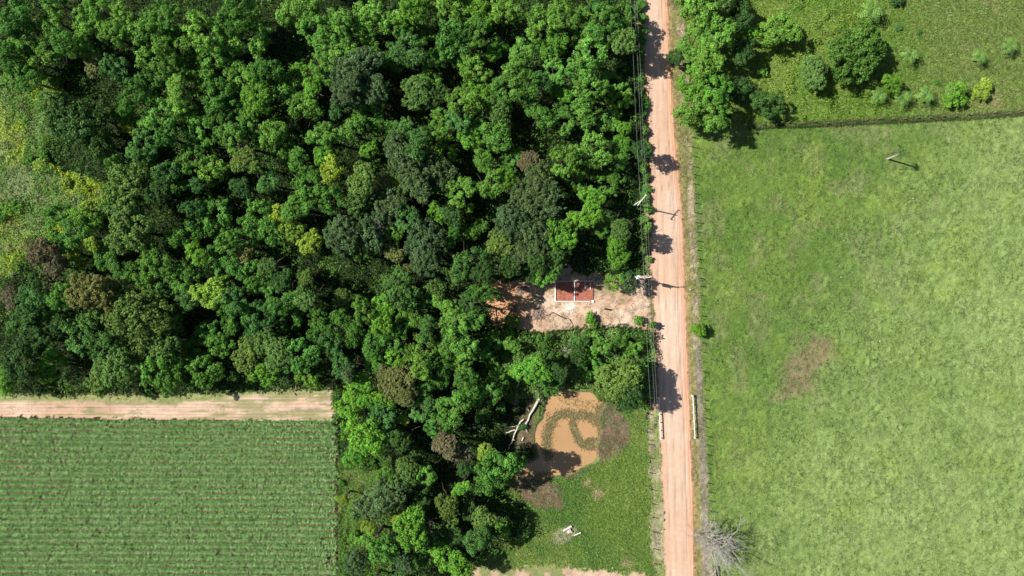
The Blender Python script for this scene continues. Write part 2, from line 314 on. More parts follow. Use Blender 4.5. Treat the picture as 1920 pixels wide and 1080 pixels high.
# ------------------------------------------------------------ foliage building blocks
def cards(P, Nn, size, rng, aspect=.62, jit=.55):
    """one small pointed leaf spray per point"""
    n = len(P); Nn = Nn + rng.normal(0, jit, (n, 3)); Nn /= np.linalg.norm(Nn, axis=1)[:, None] + 1e-9
    r = rng.normal(size=(n, 3)); U = np.cross(Nn, r); U /= np.linalg.norm(U, axis=1)[:, None] + 1e-9; V = np.cross(Nn, U)
    s = (size * rng.uniform(.6, 1.35, n))[:, None] if np.ndim(size) == 0 else (size * rng.uniform(.6, 1.35, n))[:, None]
    vs = np.stack([P + U * s, P + V * s * aspect + Nn * s * .15, P - U * s, P - V * s * aspect + Nn * s * .15], 1).reshape(-1, 3)
    return vs, np.arange(4 * n).reshape(-1, 4)
def sph(rng, n, zmin=-1):
    z = rng.uniform(zmin, 1, n); a = rng.uniform(0, 2 * math.pi, n); r = np.sqrt(1 - z * z); return np.stack([r * np.cos(a), r * np.sin(a), z], 1)
def crown_mesh(name, seed, style):
    """crown about 1 unit in radius; style sets how lobes and twigs are spread"""
    rng = np.random.default_rng(seed); P = []; Nn = []; T = []
    if style == 'dense': nl, lr, nb, br, nlf, ls, cr = 22, (.24, .36), 15, (.07, .12), 44, .034, .68
    elif style == 'lumpy': nl, lr, nb, br, nlf, ls, cr = 14, (.16, .44), 15, (.07, .15), 46, .039, .70
    elif style == 'loose': nl, lr, nb, br, nlf, ls, cr = 13, (.13, .40), 14, (.07, .17), 46, .042, .86
    elif style == 'fine': nl, lr, nb, br, nlf, ls, cr = 16, (.28, .40), 24, (.06, .10), 34, .032, .64
    else: nl, lr, nb, br, nlf, ls, cr = 7, (.30, .48), 9, (.14, .22), 26, .085, .55     # shrub
    ax = rng.uniform(.72, 1.38); rot = rng.uniform(0, math.pi)
    lobes = []
    for i in range(nl):
        a = i * 2.399 + rng.uniform(-.5, .5); q = math.sqrt((i + .4) / nl) * cr * rng.uniform(.85, 1.15) if style != 'loose' else cr * math.sqrt(rng.uniform(.02, 1))
        r = rng.uniform(*lr); x, y = q * math.cos(a) * ax, q * math.sin(a) / ax
        z = .62 * math.sqrt(max(0, 1 - (q / 1.05) ** 2)) - .1 + rng.uniform(-.16, .16) * (2 if style == 'loose' else 1)
        ct = rng.uniform(.82, 1.15); lobes.append((x * math.cos(rot) - y * math.sin(rot), x * math.sin(rot) + y * math.cos(rot), z, r, ct))
        if q > cr * .6: lobes.append((lobes[-1][0] * .9, lobes[-1][1] * .9, z - .42, r * .8, ct * .95))
    for x, y, z, r, ct in lobes:
        c = np.array([x, y, z]); d = sph(rng, nb, -.55); keep = d @ (c / (np.linalg.norm(c) + 1e-6)) > -.45; d = d[keep]
        for k in range(len(d)):
            b = c + d[k] * r * rng.uniform(.8, 1.08) * np.array([1, 1, .85]); rb = rng.uniform(*br); s = sph(rng, nlf, -.7)
            P.append(b + s * rb * rng.uniform(.55, 1.1, (nlf, 1))); Nn.append(s * .7 + d[k] * .45 + np.array([0, 0, .25]))
            T.append(np.full(nlf, ct * rng.uniform(.85, 1.15)) * rng.uniform(.72, 1.28, nlf))
    P = np.concatenate(P); Nn = np.concatenate(Nn); T = np.concatenate(T)
    vs, f = cards(P, Nn, ls, rng); hue = rng.normal(0, .06, len(P)); col = np.stack([T * (1 + hue * 1.6), T, T * (1 - hue)], 1)
    return mesh_np(name, vs, f, np.clip(col, .2, 1.8))
CR = {'dense': [crown_mesh('crown', 100 + i, 'dense') for i in range(4)], 'lumpy': [crown_mesh('crown', 200 + i, 'lumpy') for i in range(6)],
      'loose': [crown_mesh('crown', 300 + i, 'loose') for i in range(7)], 'fine': [crown_mesh('crown', 400 + i, 'fine') for i in range(3)], 'shrub': [crown_mesh('foliage', 500 + i, 'shrub') for i in range(4)]}
for l in CR.values():
    for m_ in l: m_.materials.append(M_leaf)
def branch(mb, p, d, L, r, depth, rng, spread=.55, kids=3, up=.1, wob=.16):
    pts = [p]; rs = [r]; n = 3
    for i in range(n):
        d = (d + Vector(rng.normal(0, wob, 3)) + Vector((0, 0, up * .3))).normalized(); p = p + d * (L / n); pts.append(p); rs.append(r * (1 - .5 * (i + 1) / n))
    mb.tube(pts, rs, 5 if depth > 1 else 4)
    if depth > 0:
        for k in range(kids):
            q = pts[rng.integers(1, n + 1)]; dd = (d + Vector(rng.normal(0, spread, 3))).normalized(); branch(mb, q, dd, L * rng.uniform(.55, .85), r * .5, depth - 1, rng, spread, kids, up, wob)
def trunk_mesh(seed):      # 1 unit tall, limbs reach into the crown
    rng = np.random.default_rng(seed); mb = MB(); mb.tube([(0, 0, -.05), (.01, 0, .3), (.0, .01, .62)], [.035, .026, .02], 7)
    for k in range(5):
        a = k * 1.3 + rng.uniform(0, .6); branch(mb, Vector((0, 0, .45 + .04 * k)), Vector((math.cos(a) * .8, math.sin(a) * .8, .8)).normalized(), .25, .013, 1, rng, .4, 2)
    return mb.mesh('trunk')
TR = [trunk_mesh(i) for i in range(3)]
for m_ in TR: m_.materials.append(M_bark)

# kind: colour words, crown style, leaf colour
KIND = {'g': ('mid green', 'loose', (.105, .255, .042)), 'b': ('bright green', 'lumpy', (.140, .330, .040)), 'd': ('dark green', 'lumpy', (.062, .138, .034)), 'y': ('lime yellow', 'lumpy', (.27, .41, .055)),
        'G': ('grey green dense', 'dense', (.092, .155, .056)), 'o': ('olive green', 'fine', (.130, .225, .050)), 't': ('tan brown tinted', 'fine', (.19, .22, .07)), 'k': ('blue green', 'loose', (.092, .220, .052)),
        'l': ('fresh leafy green', 'loose', (.150, .320, .052)), 'w': ('greyish brown', 'fine', (.17, .165, .09))}
trees = []      # name, colour words, px, py -> labelled together at the end
def tree(px, py, rp, kind, h=None, name='forest_tree', cat='tree', group=None, style=None, rz=None, words=None, place=None, label=None):
    words_, st, colr = KIND[kind]; st = style or st; rr = rp * K
    h = h or min(14.5, 4.0 + rr * 1.8 + random.uniform(-2.5, 3.4)); rz = rz or rr * random.uniform(.85, 1.1)
    hc = h - rz * .45; x, y = wx(px, hc), wy(py, hc); rr *= (1 - hc / H)
    o = empty(name, (x, y, 0), random.uniform(0, 6.28)); c = obj('crown', random.choice(CR[st]), None, o, (0, 0, h - rz * .98)); rr *= 1.13; c.scale = (rr, rr * random.uniform(.78, 1.2), rz)
    j = random.uniform(.92, 1.30); jj = random.uniform(.92, 1.1); c.color = (colr[0] * j * jj, colr[1] * j, colr[2] * j / jj, 1)
    t = obj('trunk', random.choice(TR), None, o); t.scale = (h * .95, h * .95, h * .86); tag(o, label, cat, group)
    trees.append([o, words or words_, px, py, rp, place]); return o
def shrub(px, py, rp, kind, h=None, name='shrub', label=None, group=None, place=None, words=None):
    words_, st, colr = KIND[kind]; h = h or rp * K * 1.3; x, y = wx(px, h * .5), wy(py, h * .5); o = empty(name, (x, y, 0), random.uniform(0, 6.28))
    c = obj('foliage', random.choice(CR['shrub']), None, o, (0, 0, h * .30)); c.scale = (rp * K, rp * K * random.uniform(.85, 1.15), h * .62); j = random.uniform(.9, 1.15); c.color = (colr[0] * j, colr[1] * j, colr[2] * j, 1)
    tag(o, label, 'shrub', group); trees.append([o, words or words_, px, py, rp, place]); return o

# ------------------------------------------------------------ the forest: crowns read off the photo, then its gaps filled
FT = '''665 120 34 G|650 165 32 G|695 165 34 G|1010 345 36 G|1030 375 34 G|985 375 32 G|822 325 38 G|755 300 34 G|780 345 28 G|725 385 38 G|690 435 36 G|640 440 32 G|798 455 36 G|795 490 26 G
905 510 20 d|900 545 18 g|955 500 20 d|1040 490 20 d|1008 494 18 d|1040 506 15 g|960 415 30 G|1000 440 34 G|940 455 28 o|985 480 30 G|130 225 46 d|90 190 26 o|175 265 34 d|240 345 46 o|238 430 44 o|265 600 62 o|225 580 34 o|300 640 36 o|165 548 40 t|195 540 26 t|75 470 26 w|100 500 24 w
395 548 28 y|490 640 28 o|465 665 30 o|520 665 30 o|495 700 28 b|620 318 22 y|525 405 24 y|555 385 26 g|680 335 28 o|670 375 30 o|745 355 22 y|720 345 18 t|580 455 24 y|781 171 32 o|770 20 30 b|700 680 18 b|738 680 24 b|758 695 15 b
744 715 30 t|720 700 16 t|1050 440 30 b|1100 405 24 b|1165 430 22 o|1160 478 22 b|1158 455 20 b|1055 480 18 d|990 300 18 w|885 250 30 b|930 255 32 l|1060 300 24 l|1110 280 26 l|1085 330 24 g|1140 340 22 g|1110 370 24 b
180 120 22 t|215 130 24 k|150 90 22 l|155 40 22 l|90 30 26 l|40 60 30 l|60 110 30 l|20 30 26 g|110 75 24 g|45 145 22 g|15 110 28 g|240 180 26 g|200 55 26 l|265 55 30 l|300 30 26 g|330 85 32 l|290 110 30 l
380 60 32 l|420 45 28 l|460 60 34 l|440 20 28 g|560 15 30 l|585 50 26 g|640 40 30 l|690 30 30 l|740 40 26 l|610 80 24 l|455 150 26 l|480 185 30 b|500 130 28 g|550 160 28 l|570 200 24 l|435 200 24 g|465 235 22 g
850 20 28 l|845 75 34 g|890 60 22 g|950 20 24 l|1015 40 30 l|1060 20 24 l|1090 50 26 l|1135 40 28 g|1170 30 26 g|1165 75 30 o|1110 95 30 l|1035 85 28 b|1090 125 24 l|930 95 18 b|975 100 24 l|1040 130 20 l|960 150 28 l|890 130 26 l
870 110 22 g|990 160 22 g|1055 175 18 b|1110 165 26 l|1150 155 26 l|900 175 26 b|935 205 30 o|870 190 24 l|860 220 22 k|1010 210 22 g|1055 220 24 l|1095 215 26 l|1140 225 24 l|1160 190 22 l|1165 270 18 b|1170 240 14 b|1165 300 16 g
805 150 22 l|805 115 20 g|760 90 24 k|735 110 22 g|620 140 16 l|680 90 24 l|640 95 22 l|630 200 18 k|690 215 22 g|655 240 22 l|715 235 22 g|760 240 22 k|785 265 28 k|820 250 22 l|830 285 20 l|600 250 24 l|605 290 20 b|690 280 18 b
510 250 28 l|530 280 22 g|460 300 28 o|430 260 24 l|555 300 22 g|500 340 20 k|580 340 24 g|575 370 24 g|620 375 22 g|480 410 28 g|510 440 24 g|545 430 22 y|455 450 20 g|420 455 22 g|395 400 28 g|360 390 22 k|340 440 24 g
400 320 26 l|350 300 24 g|310 320 24 k|290 360 24 d|310 255 22 g|265 270 24 k|245 235 18 y|290 215 26 l|340 210 26 l|370 245 28 l|330 170 26 l|370 140 26 l|390 110 26 l|275 165 26 g|230 215 18 b|400 180 24 g|270 300 22 b|330 350 20 g
35 600 28 k|20 560 22 w|60 640 28 d|30 680 30 d|85 690 26 g|110 610 22 d|60 560 22 k|150 630 28 k|190 660 28 k|170 600 24 k|210 690 34 o|185 715 24 o|240 690 28 o|300 700 30 g|340 680 22 g|380 700 24 g|365 660 24 g|410 650 26 g|385 620 24 g
140 480 18 y|165 455 16 y|110 400 24 l|130 440 24 g|160 410 22 l|190 480 22 g|215 500 20 k|260 520 22 g|290 490 22 l|300 540 24 k|340 520 22 g|350 560 20 k|365 475 22 b|400 490 22 g|440 505 20 g|455 480 20 t|475 520 24 g|500 500 20 o
440 590 26 g|480 600 28 k|520 560 24 g|500 585 22 g|540 600 24 g|430 560 22 k|570 520 18 o|570 560 22 o|600 600 20 g|640 560 20 o|640 600 20 g|680 580 20 l|715 575 22 b|715 610 20 b|755 560 30 k|745 530 22 k|790 560 20 k|600 630 22 g|620 650 22 k
660 630 22 g|700 640 24 g|740 640 22 g|560 670 26 g|590 690 20 d|575 710 18 l|640 690 24 k|670 720 20 b|650 700 16 G|785 655 24 l|790 690 22 l|820 540 20 o|835 570 22 l|865 510 20 k|870 490 18 k|845 640 26 l|870 650 24 l|850 610 22 l|860 680 22 l
880 570 18 k|885 600 20 g|830 700 22 g|870 710 24 g|905 665 16 g|845 600 16 g|740 475 18 t|760 510 16 t|820 400 18 b|880 390 10 y|890 430 20 g|850 440 16 g|860 360 22 l|920 345 22 l|945 330 22 b|960 300 20 g|905 300 20 g|770 600 20 g|800 620 20 k
655 755 26 b|683 815 40 b|670 850 26 b|717 934 38 G|790 938 22 d|771 996 32 b|750 975 16 y|842 1051 32 b|837 950 26 o|842 985 20 o|906 975 24 o|895 1014 25 k|939 878 34 g|920 900 26 g|955 868 18 g|913 850 17 y|837 836 26 w|865 850 20 w|855 763 28 g|840 790 22 g
790 763 22 k|757 788 11 y|717 745 24 b|760 890 26 o|730 900 20 g|690 985 16 y|643 938 10 y|720 1035 26 g|665 1058 20 G|700 1020 20 l|866 916 14 b|790 1050 18 g|760 1060 18 G|690 750 20 b|710 785 24 k|760 745 22 t|800 720 22 g|820 800 20 g|880 740 20 g|750 830 22 d|780 860 22 d|880 960 18 d|800 1010 20 d|850 1005 18 d
1160 716 38 o|1135 735 22 o|1185 745 24 d|1180 700 24 o|1000 695 28 b|975 700 18 b|940 712 22 g|915 740 18 g|1030 720 16 g|905 780 14 k|1050 700 16 d|1110 690 18 g|870 880 16 d'''
ft = [tuple(float(q) if i < 3 else q for i, q in enumerate(t.split())) for ln in FT.split('\n') for t in ln.split('|')]
for x, y, r, k in ft:
    big = r > 30; edge = y > 1000 or (x < 640 and y > 690)
    tree(x, y, r * 1.04, k, h=random.uniform(4.5, 6) if (x > 1130 and y < 600 and not (20 < y < 110 or 385 < y < 440)) else (11 + random.uniform(-1, 2)) if k == 'G' else 14.2 if (x, y) == (939, 878) else (random.uniform(9.5, 10.5) if (850 < x < 975 and 840 < y < 910) else 11 if x == 1160 and y > 700 else random.uniform(10.5, 12.5) if (845 < x < 1045 and 440 < y < 640) else None), group='trees of the forest')
# a few more trees just beyond the frame, whose shade and crowns reach in
def in_forest(x, y):
    a = np.array([x], float); b = np.array([y], float)
    if x > 1195 + .03 * y: return False
    if sdist(a, b, P_GLADE)[0] > -4 or sdist(a, b, P_YARD)[0] > -22 or sdist(a, b, P_TRACK)[0] > -14 or sdist(a, b, P_CANE)[0] > -14 or sdist(a, b, P_LOW)[0] > -8: return False
    if y > 730 and x < 645: return False
    if y > 620 and x > 895: return False
    if y > 880 and x > 900: return False
    if sdist(a, b, P_LAWN)[0] > -12 or sdist(a, b, P_POND)[0] > -60: return False
    if 1065 < x < 1145 and 430 < y < 520: return False
    return True
placed = [(a, b, c) for a, b, c, _ in ft]; tries = 0; nfill = 0
while nfill < 42 and tries < 60000:
    tries += 1; x = random.uniform(-25, 1205); y = random.uniform(-35, 1110); r = random.uniform(13, 22)
    if in_forest(x, y) and all((x - a) ** 2 + (y - b) ** 2 > (.74 * (r + c)) ** 2 for a, b, c in placed):
        placed.append((x, y, r)); nfill += 1; tree(x, y, r, random.choice('gglkdb'), group='trees of the forest')

# trees along the east side of the road, in the meadow and round the lot
for x, y, r, k, h in ((1318, 22, 36, 'l', 10), (1345, 62, 30, 'l', 11), (1305, 75, 28, 'l', 9), (1328, 112, 32, 'l', 11), (1300, 150, 28, 'b', 8.5), (1345, 158, 28, 'b', 11), (1310, 195, 30, 'l', 9), (1340, 208, 28, 'l', 10.5), (1268, 105, 15, 'd', 5), (1390, 30, 24, 'd', 7), (1395, 95, 24, 'd', 6.5), (1385, 165, 22, 'd', 6), (1360, 225, 16, 'd', 6), (1300, -25, 36, 'l', 10), (1350, -20, 34, 'o', 11)):
    tree(x, y, r, k, h, 'roadside_tree', group='trees along the east side of the dirt road', style='loose' if k != 'd' else 'lumpy', place='on the east side of the road')
tree(1612, 95, 56, 'b', 9.5, 'spreading_tree', label='broad round green tree, largest tree in the rough meadow', style='dense')
trees[-1][0].children[0].scale = (6.3, 6.3, 5.6); trees[-1][0].children[0].color = (.10, .21, .035, 1)
tree(1463, 54, 32, 'l', 6.5, 'meadow_tree', label='mid green tree with open crown left of the big round meadow tree', style='lumpy')
tree(1419, 62, 17, 'b', 4.5, 'meadow_tree', label='small bright tree between the roadside row and open crowned meadow tree', style='loose')
tree(1527, 136, 28, 'o', 6, 'meadow_tree', label='olive green tree just below left of the big round meadow tree')
tree(1438, 190, 27, 'g', 6, 'meadow_tree', label='dark tree at the meadow corner above the pasture fence line', style='loose').children[0].color = (.08, .18, .04, 1)
tree(1674, 157, 19, 'b', 4.5, 'meadow_tree', label='bright broadleaf tree growing above the pair of small palms')
tree(1793, 178, 22, 'b', 3.8, 'meadow_tree', label='bright bushy tree right of the row of palms near the fence', style='loose')
shrub(1844, 168, 24, 'y', 2.6, 'bush', label='yellow green rounded bush at the right end of the palm row')
shrub(1430, 130, 13, 'l', 2.0, 'bush', label='low bush with yellow flowers beside the shaded roadside trees')
shrub(1685, 53, 8, 'k', 1.0, label='small blue green shrub just right of the big round meadow tree'); shrub(1723, 60, 6, 'k', .9, label='tiny dark green shrub alone in the rough meadow')
shrub(1580, 50, 8, 'b', 1.1, label='small shrub above left of the big round meadow tree'); shrub(1757, 156, 6, 'g', .8, label='tiny shrub on the bare patch above the palms'); shrub(1680, 0, 14, 'd', 2, label='dark shrub cut by the top edge of the photo')
tree(1309, 619, 16, 'b', 3.2, 'young_tree', label='small round bright tree alone on the verge by the pasture fence', style='dense').children[0].color = (.17, .34, .035, 1)
for x, y, r, k, h, lab in ((990, 516, 16, 'd', 8.6, 'tree at the north edge of the lot left of the red floor, left of two'), (1022, 518, 19, 'b', 8.6, 'tree at the north edge of the lot beside the red floor, right of two'),
                            (925, 553, 12, 'g', 3.5, 'small tree in deep shade at the west end of the lot'), (1153, 528, 17, 'l', 5, 'light green tree at the north edge of the lot near the road'),
                            (1182, 530, 16, 'd', 6.5, 'dark tree in the lot below the utility pole'), (959, 603, 13, 'g', 3, 'bushy green tree at the southwest corner of the lot')):
    tree(x, y, r, k, h, 'lot_tree', label=lab, style='loose')
shrub(1107, 600, 14, 'b', 2.0, 'bush', label='round green bush at the south edge of the lot'); shrub(1197, 600, 12, 'l', 2.2, 'bush', label='green bush at the lot corner beside the road')
shrub(1009, 558, 4.5, 'b', 1.4, 'sapling', label='tiny green sapling with long shadow on the orange soil'); shrub(961, 580, 10, 'w', 1.4, 'bush', label='grey green dry bush above the southwest lot tree')
shrub(1235 - 12, 609, 9, 'g', 2.6, 'bush', label='small bush at the road edge casting a shadow on the road')
for x, y, r, k in ((632, 738, 9, 'g'), (630, 757, 8, 'l'), (634, 776, 10, 'g'), (626, 792, 7, 'g'), (945, 992, 15, 'b'), (640, 905, 9, 'g'), (660, 960, 13, 'g'), (665, 1010, 14, 'l'), (700, 955, 10, 'y'), (745, 930, 12, 'd'), (860, 1060, 12, 'd'), (941, 765, 13, 'k'), (980, 800, 8, 'k'), (700, 870, 10, 'g'), (1215, 690, 12, 'g'), (1205, 650, 12, 'l'), (650, 1045, 12, 'g')):
    shrub(x, y, r, k, r * K * 1.5, group='shrubs around the lower wood')
rs = random.Random(3)
for x, y, r, k, h in ((925, 640, 15, 'g', 5), (958, 648, 14, 'l', 5.5), (1020, 640, 13, 'g', 4.5), (1088, 640, 15, 'k', 5.5), (1125, 650, 16, 'l', 6), (1160, 640, 14, 'g', 5), (1190, 652, 13, 'l', 4.5), (1085, 672, 14, 'd', 6.5), (1035, 676, 13, 'd', 5), (1198, 690, 14, 'g', 6)):
    tree(x, y, r, k, h, 'small_tree', group='small trees between the lot and the pond', style='loose')
for i in range(44):      # low bushes between the lot and the pond
    x = rs.uniform(905, 1212); y = rs.uniform(628, 690); r = rs.uniform(9, 15)
    if abs(x - 1060) < 16 and abs(y - 655) < 14: continue
    shrub(x, y, r, rs.choice('lgbllk'), r * K * rs.uniform(1.2, 2.0), group='low bushes between the lot and the pond')
for i in range(34):      # young bushes under the cables
    y = -10 + i * 15 + rs.uniform(-5, 5); x = 1200 + .03 * y + rs.uniform(-8, 4)
    if 505 < y < 625: continue
    r = rs.uniform(8, 13); shrub(x, y, r, rs.choice('glglo'), rs.uniform(1.0, 2.0), group='bushes under the power cables beside the road')
for i in range(30):      # scrub on the rim of the glade
    x, y = rs.choice([(20, 150), (60, 160), (110, 165), (100, 210), (70, 300), (100, 320), (150, 350), (195, 370), (170, 400), (110, 440), (60, 440), (20, 400), (40, 250), (130, 330)]); x += rs.uniform(-18, 18); y += rs.uniform(-18, 18); r = rs.uniform(9, 18)
    shrub(x, y, r, rs.choice('llyogb'), r * K * rs.uniform(.9, 1.4), group='scrub bushes around the left glade')

# ------------------------------------------------------------ loose plants (nobody could count them)
def ribbons(P, D, L, W, droop, rng, seg=2, spread=1.0):
    """arching blades from P in horizontal direction D"""
    n = len(P); side = np.stack([-D[:, 1], D[:, 0], np.zeros(n)], 1); vs = []; up = np.array([0, 0, 1.0])
    for k in range(seg + 1):
        t = k / seg; p = P + D * (L * t * (.35 + .65 * t) * spread)[:, None] + up * (L * (t * 1.0 - droop * t * t))[:, None]; wdt = (W * (1 - .75 * t))[:, None] * .5
        vs += [p - side * wdt, p + side * wdt]
    V = np.stack(vs, 1).reshape(-1, 3); b = (np.arange(n) * (2 * (seg + 1)))[:, None]
    F = np.concatenate([b + np.array([2 * k, 2 * k + 1, 2 * k + 3, 2 * k + 2]) for k in range(seg)], 1).reshape(-1, 4); return V, F
def dirs(rng, n): a = rng.uniform(0, 2 * math.pi, n); return np.stack([np.cos(a), np.sin(a), np.zeros(n)], 1)
def scatter(rng, n, x0, y0, x1, y1): return rng.uniform(x0, x1, n), rng.uniform(y0, y1, n)
def grass(name, lab, px, py, L, W, pal, seed, droop=.6, sink=.02, seg=1, bright=(.75, 1.3)):
    rng = np.random.default_rng(seed); n = len(px); cl, gc, z = zones(px, py, (px - 960) * K, (540 - py) * K)
    P = np.stack([(px - 960) * K, (540 - py) * K, z - sink], 1); V, F = ribbons(P, dirs(rng, n), L * rng.uniform(.6, 1.4, n), W * rng.uniform(.7, 1.3, n), droop, rng, seg)
    pal = np.array(pal); c = pal[rng.integers(0, len(pal), n)] * .5 + gc * .5; c = c * rng.uniform(*bright, (n, 1)) * .94
    return tag(obj(name, mesh_np(name, V, F, np.repeat(c, seg, 0)), M_stuff), lab, 'grass', kind='stuff')
rng = np.random.default_rng(77)
def classed(n, box, classes, seed, dens=None):
    rg = np.random.default_rng(seed); x, y = scatter(rg, n, *box); cl = zones(x, y, (x - 960) * K, (540 - y) * K)[0]; k = np.isin(cl, classes)
    if dens is not None: k &= dens((x - 960) * K, (540 - y) * K) > rg.random(n)
    return x[k], y[k]
clump = lambda a, b, s, sd: (lambda x, y: sm(a, b, fbm(x, y, s, sd, 3)))
x, y = classed(420000, (1290, 205, 1935, 1095), [9], 1, clump(.36, .7, .9, 210)); grass('pasture_grass', 'short tufted green grass growing across the fenced pasture', x, y, .20, .12, [(.07, .15, .02), (.15, .25, .05), (.14, .17, .07), (.22, .32, .12)], 2, bright=(.45, 1.5))
x, y = classed(7000, (1290, 205, 1935, 1095), [9], 61, clump(.3, .7, 5, 215)); grass('pasture_weeds', 'dark broad weed tufts dotted over the pasture', np.repeat(x, 6) + rng.normal(0, 1.0, len(x) * 6), np.repeat(y, 6) + rng.normal(0, 1.0, len(x) * 6), .36, .15, [(.04, .10, .02), (.09, .17, .04), (.19, .24, .12)], 62, bright=(.5, 1.2))
x, y = classed(150000, (1250, -10, 1935, 245), [10], 3); grass('meadow_grass', 'rough knee high grass in the meadow behind the fence line', x, y, .50, .15, [(.12, .27, .02), (.20, .32, .05), (.27, .31, .11), (.05, .12, .02)], 4, seg=2, bright=(.55, 1.5))
x, y = classed(90000, (860, 740, 1245, 1090), [2], 5); grass('lush_grass', 'lush dark green grass covering the plot around the pond', x, y, .40, .12, [(.06, .165, .03), (.15, .265, .045), (.28, .33, .09)], 6, seg=2, bright=(.55, 1.5))
x, y = classed(36000, (1190, -10, 1350, 1095), [8], 7, clump(.35, .6, 2.0, 220)); grass('verge_grass', 'dry tufted grass and weeds along the road edges', x, y, .34, .12, [(.16, .20, .06), (.40, .34, .21), (.30, .27, .14), (.12, .17, .05), (.22, .19, .13)], 8, seg=2)
x, y = classed(60000, (950, 700, 1200, 960), [3], 9, lambda x_, y_: sm(.25, .62, fbm(x_, y_, 2, 230, 3)) * (sdist(x_ / K + 960, 540 - y_ / K, P_POND) < -1)); grass('marsh_grass', 'brownish marsh grass on the wet mud of the pond bank', x, y, .32, .12, [(.17, .15, .07), (.24, .17, .12), (.12, .20, .05), (.30, .26, .16)], 10, seg=2)
x, y = classed(9000, (-10, 700, 640, 800), [5], 11, clump(.52, .6, 1.8, 240)); grass('track_weeds', 'sparse weeds growing between the wheel ruts of the dirt track', x, y, .22, .10, [(.16, .22, .06), (.28, .30, .12)], 12)
x, y = classed(26000, (900, 490, 1230, 625), [7], 13, clump(.44, .66, 1.0, 250)); x = x[:8000]; y = y[:8000]; grass('lot_weeds', 'thin dry weeds on the cleared soil of the lot', x, y, .22, .09, [(.20, .22, .10), (.40, .34, .22), (.16, .11, .07)], 14, bright=(.5, 1.2))
hx = rng.uniform(1400, 1935, 5200); hy_ = np.interp(hx, HX, HY) + rng.normal(1, 1.0, 5200); grass('fence_line_grass', 'dark strip of tall grass under the meadow fence', hx, hy_, .6, .15, [(.08, .10, .04), (.14, .15, .07), (.05, .07, .03)], 15, seg=2, bright=(.4, .9))
# weeds standing in the pond
def along(pts, n, spread, rg):
    pts = np.array(pts, float); d = np.r_[0, np.cumsum(np.hypot(*np.diff(pts, axis=0).T))]; t = rg.uniform(0, d[-1], n); x = np.interp(t, d, pts[:, 0]); y = np.interp(t, d, pts[:, 1])
    return x + rg.normal(0, spread, n), y + rg.normal(0, spread, n)
Z6 = lambda l: [(860 + a / 4.153, 700 + b / 4.153) for a, b in l]
a1 = along(Z6([(700, 660), (685, 560), (690, 460), (715, 390), (760, 335), (830, 310), (900, 330), (960, 325), (1040, 342), (1100, 390), (1125, 450), (1120, 520), (1100, 570)]), 6000, 4.6, rng)
a2 = along(Z6([(880, 370), (890, 410), (912, 470), (940, 535), (985, 570), (1050, 580)]), 2200, 3.2, rng); a3 = along(Z6([(1000, 525), (1040, 530), (1060, 520)]), 500, 2.5, rng); a4 = along(Z6([(1105, 260), (1140, 330), (1120, 420)]), 1800, 6, rng)
a5 = along(Z6([(780, 170), (850, 210), (960, 240), (1060, 240)]), 260, 6, rng); a6 = along(Z6([(560, 790), (620, 820), (700, 820)]), 900, 6, rng)
x = np.concatenate([a[0] for a in (a1, a2, a3, a4, a5, a6)]); y = np.concatenate([a[1] for a in (a1, a2, a3, a4, a5, a6)])
P = np.stack([wx(x), wy(y), np.full(len(x), -.24)], 1); V, F = ribbons(P, dirs(rng, len(x)), rng.uniform(.15, .55, len(x)), rng.uniform(.06, .13, len(x)), .6, rng, 2)
pal = np.array([(.17, .17, .07), (.25, .21, .10), (.13, .13, .05), (.36, .27, .14)]); cc = pal[rng.integers(0, 4, len(x))] * rng.uniform(.7, 1.3, (len(x), 1))
tag(obj('water_weeds', mesh_np('water_weeds', V, F, np.repeat(cc, 2, 0)), M_stuff), 'ring of green brown weeds growing out of the muddy pond', 'weeds', kind='stuff')
# undergrowth of the forest and the scrub of the glade: leaf sprays over a lumpy surface
def brushwood(name, lab, n, box, keep, hfun, size, colf, seed, cat='undergrowth'):
    rg = np.random.default_rng(seed); px, py = scatter(rg, n, *box); x = (px - 960) * K; y = (540 - py) * K; k = keep(px, py); px, py, x, y = px[k], py[k], x[k], y[k]; n = len(x)
    e = .15; h = hfun(x, y); gx = (hfun(x + e, y) - h) / e; gy = (hfun(x, y + e) - h) / e; z = h * rg.uniform(.55, 1.0, n) ** .5
    Nn = np.stack([-gx, -gy, np.ones(n)], 1); Nn /= np.linalg.norm(Nn, axis=1)[:, None]
    V, F = cards(np.stack([x, y, z], 1), Nn, size, rg, .6, .45); c = colf(x, y, px, py, rg) * rg.uniform(.65, 1.35, (n, 1)); return tag(obj(name, mesh_np(name, V, F, c), M_stuff), lab, cat, kind='stuff')
def kf(px, py):
    c_ = zones(px, py, (px - 960) * K, (540 - py) * K)[0]; return (c_ == 0) & (px < 1215) & ~((np.abs(px - 972) < 34) & (np.abs(py - 800) < 46))
hu = lambda x, y: .3 + 2.9 * sm(.38, .78, fbm(x, y, 3.4, 300, 4)) + .7 * vnoise(x, y, .7, 310)
brushwood('undergrowth', 'low dark green undergrowth filling the gaps between forest trees', 330000, (-30, -30, 1230, 1100), kf, hu, .19, lambda x, y, a, b, rg: np.array([.055, .130, .026]) + fbm(x, y, 5, 320)[:, None] * np.array([.06, .10, .01]) * sm(.4, .7, fbm(x, y, 6, 330))[:, None], 21)
hg = lambda x, y: .1 + 2.2 * fbm(x, y, 2.2, 340, 4) + .45 * vnoise(x, y, .6, 350)
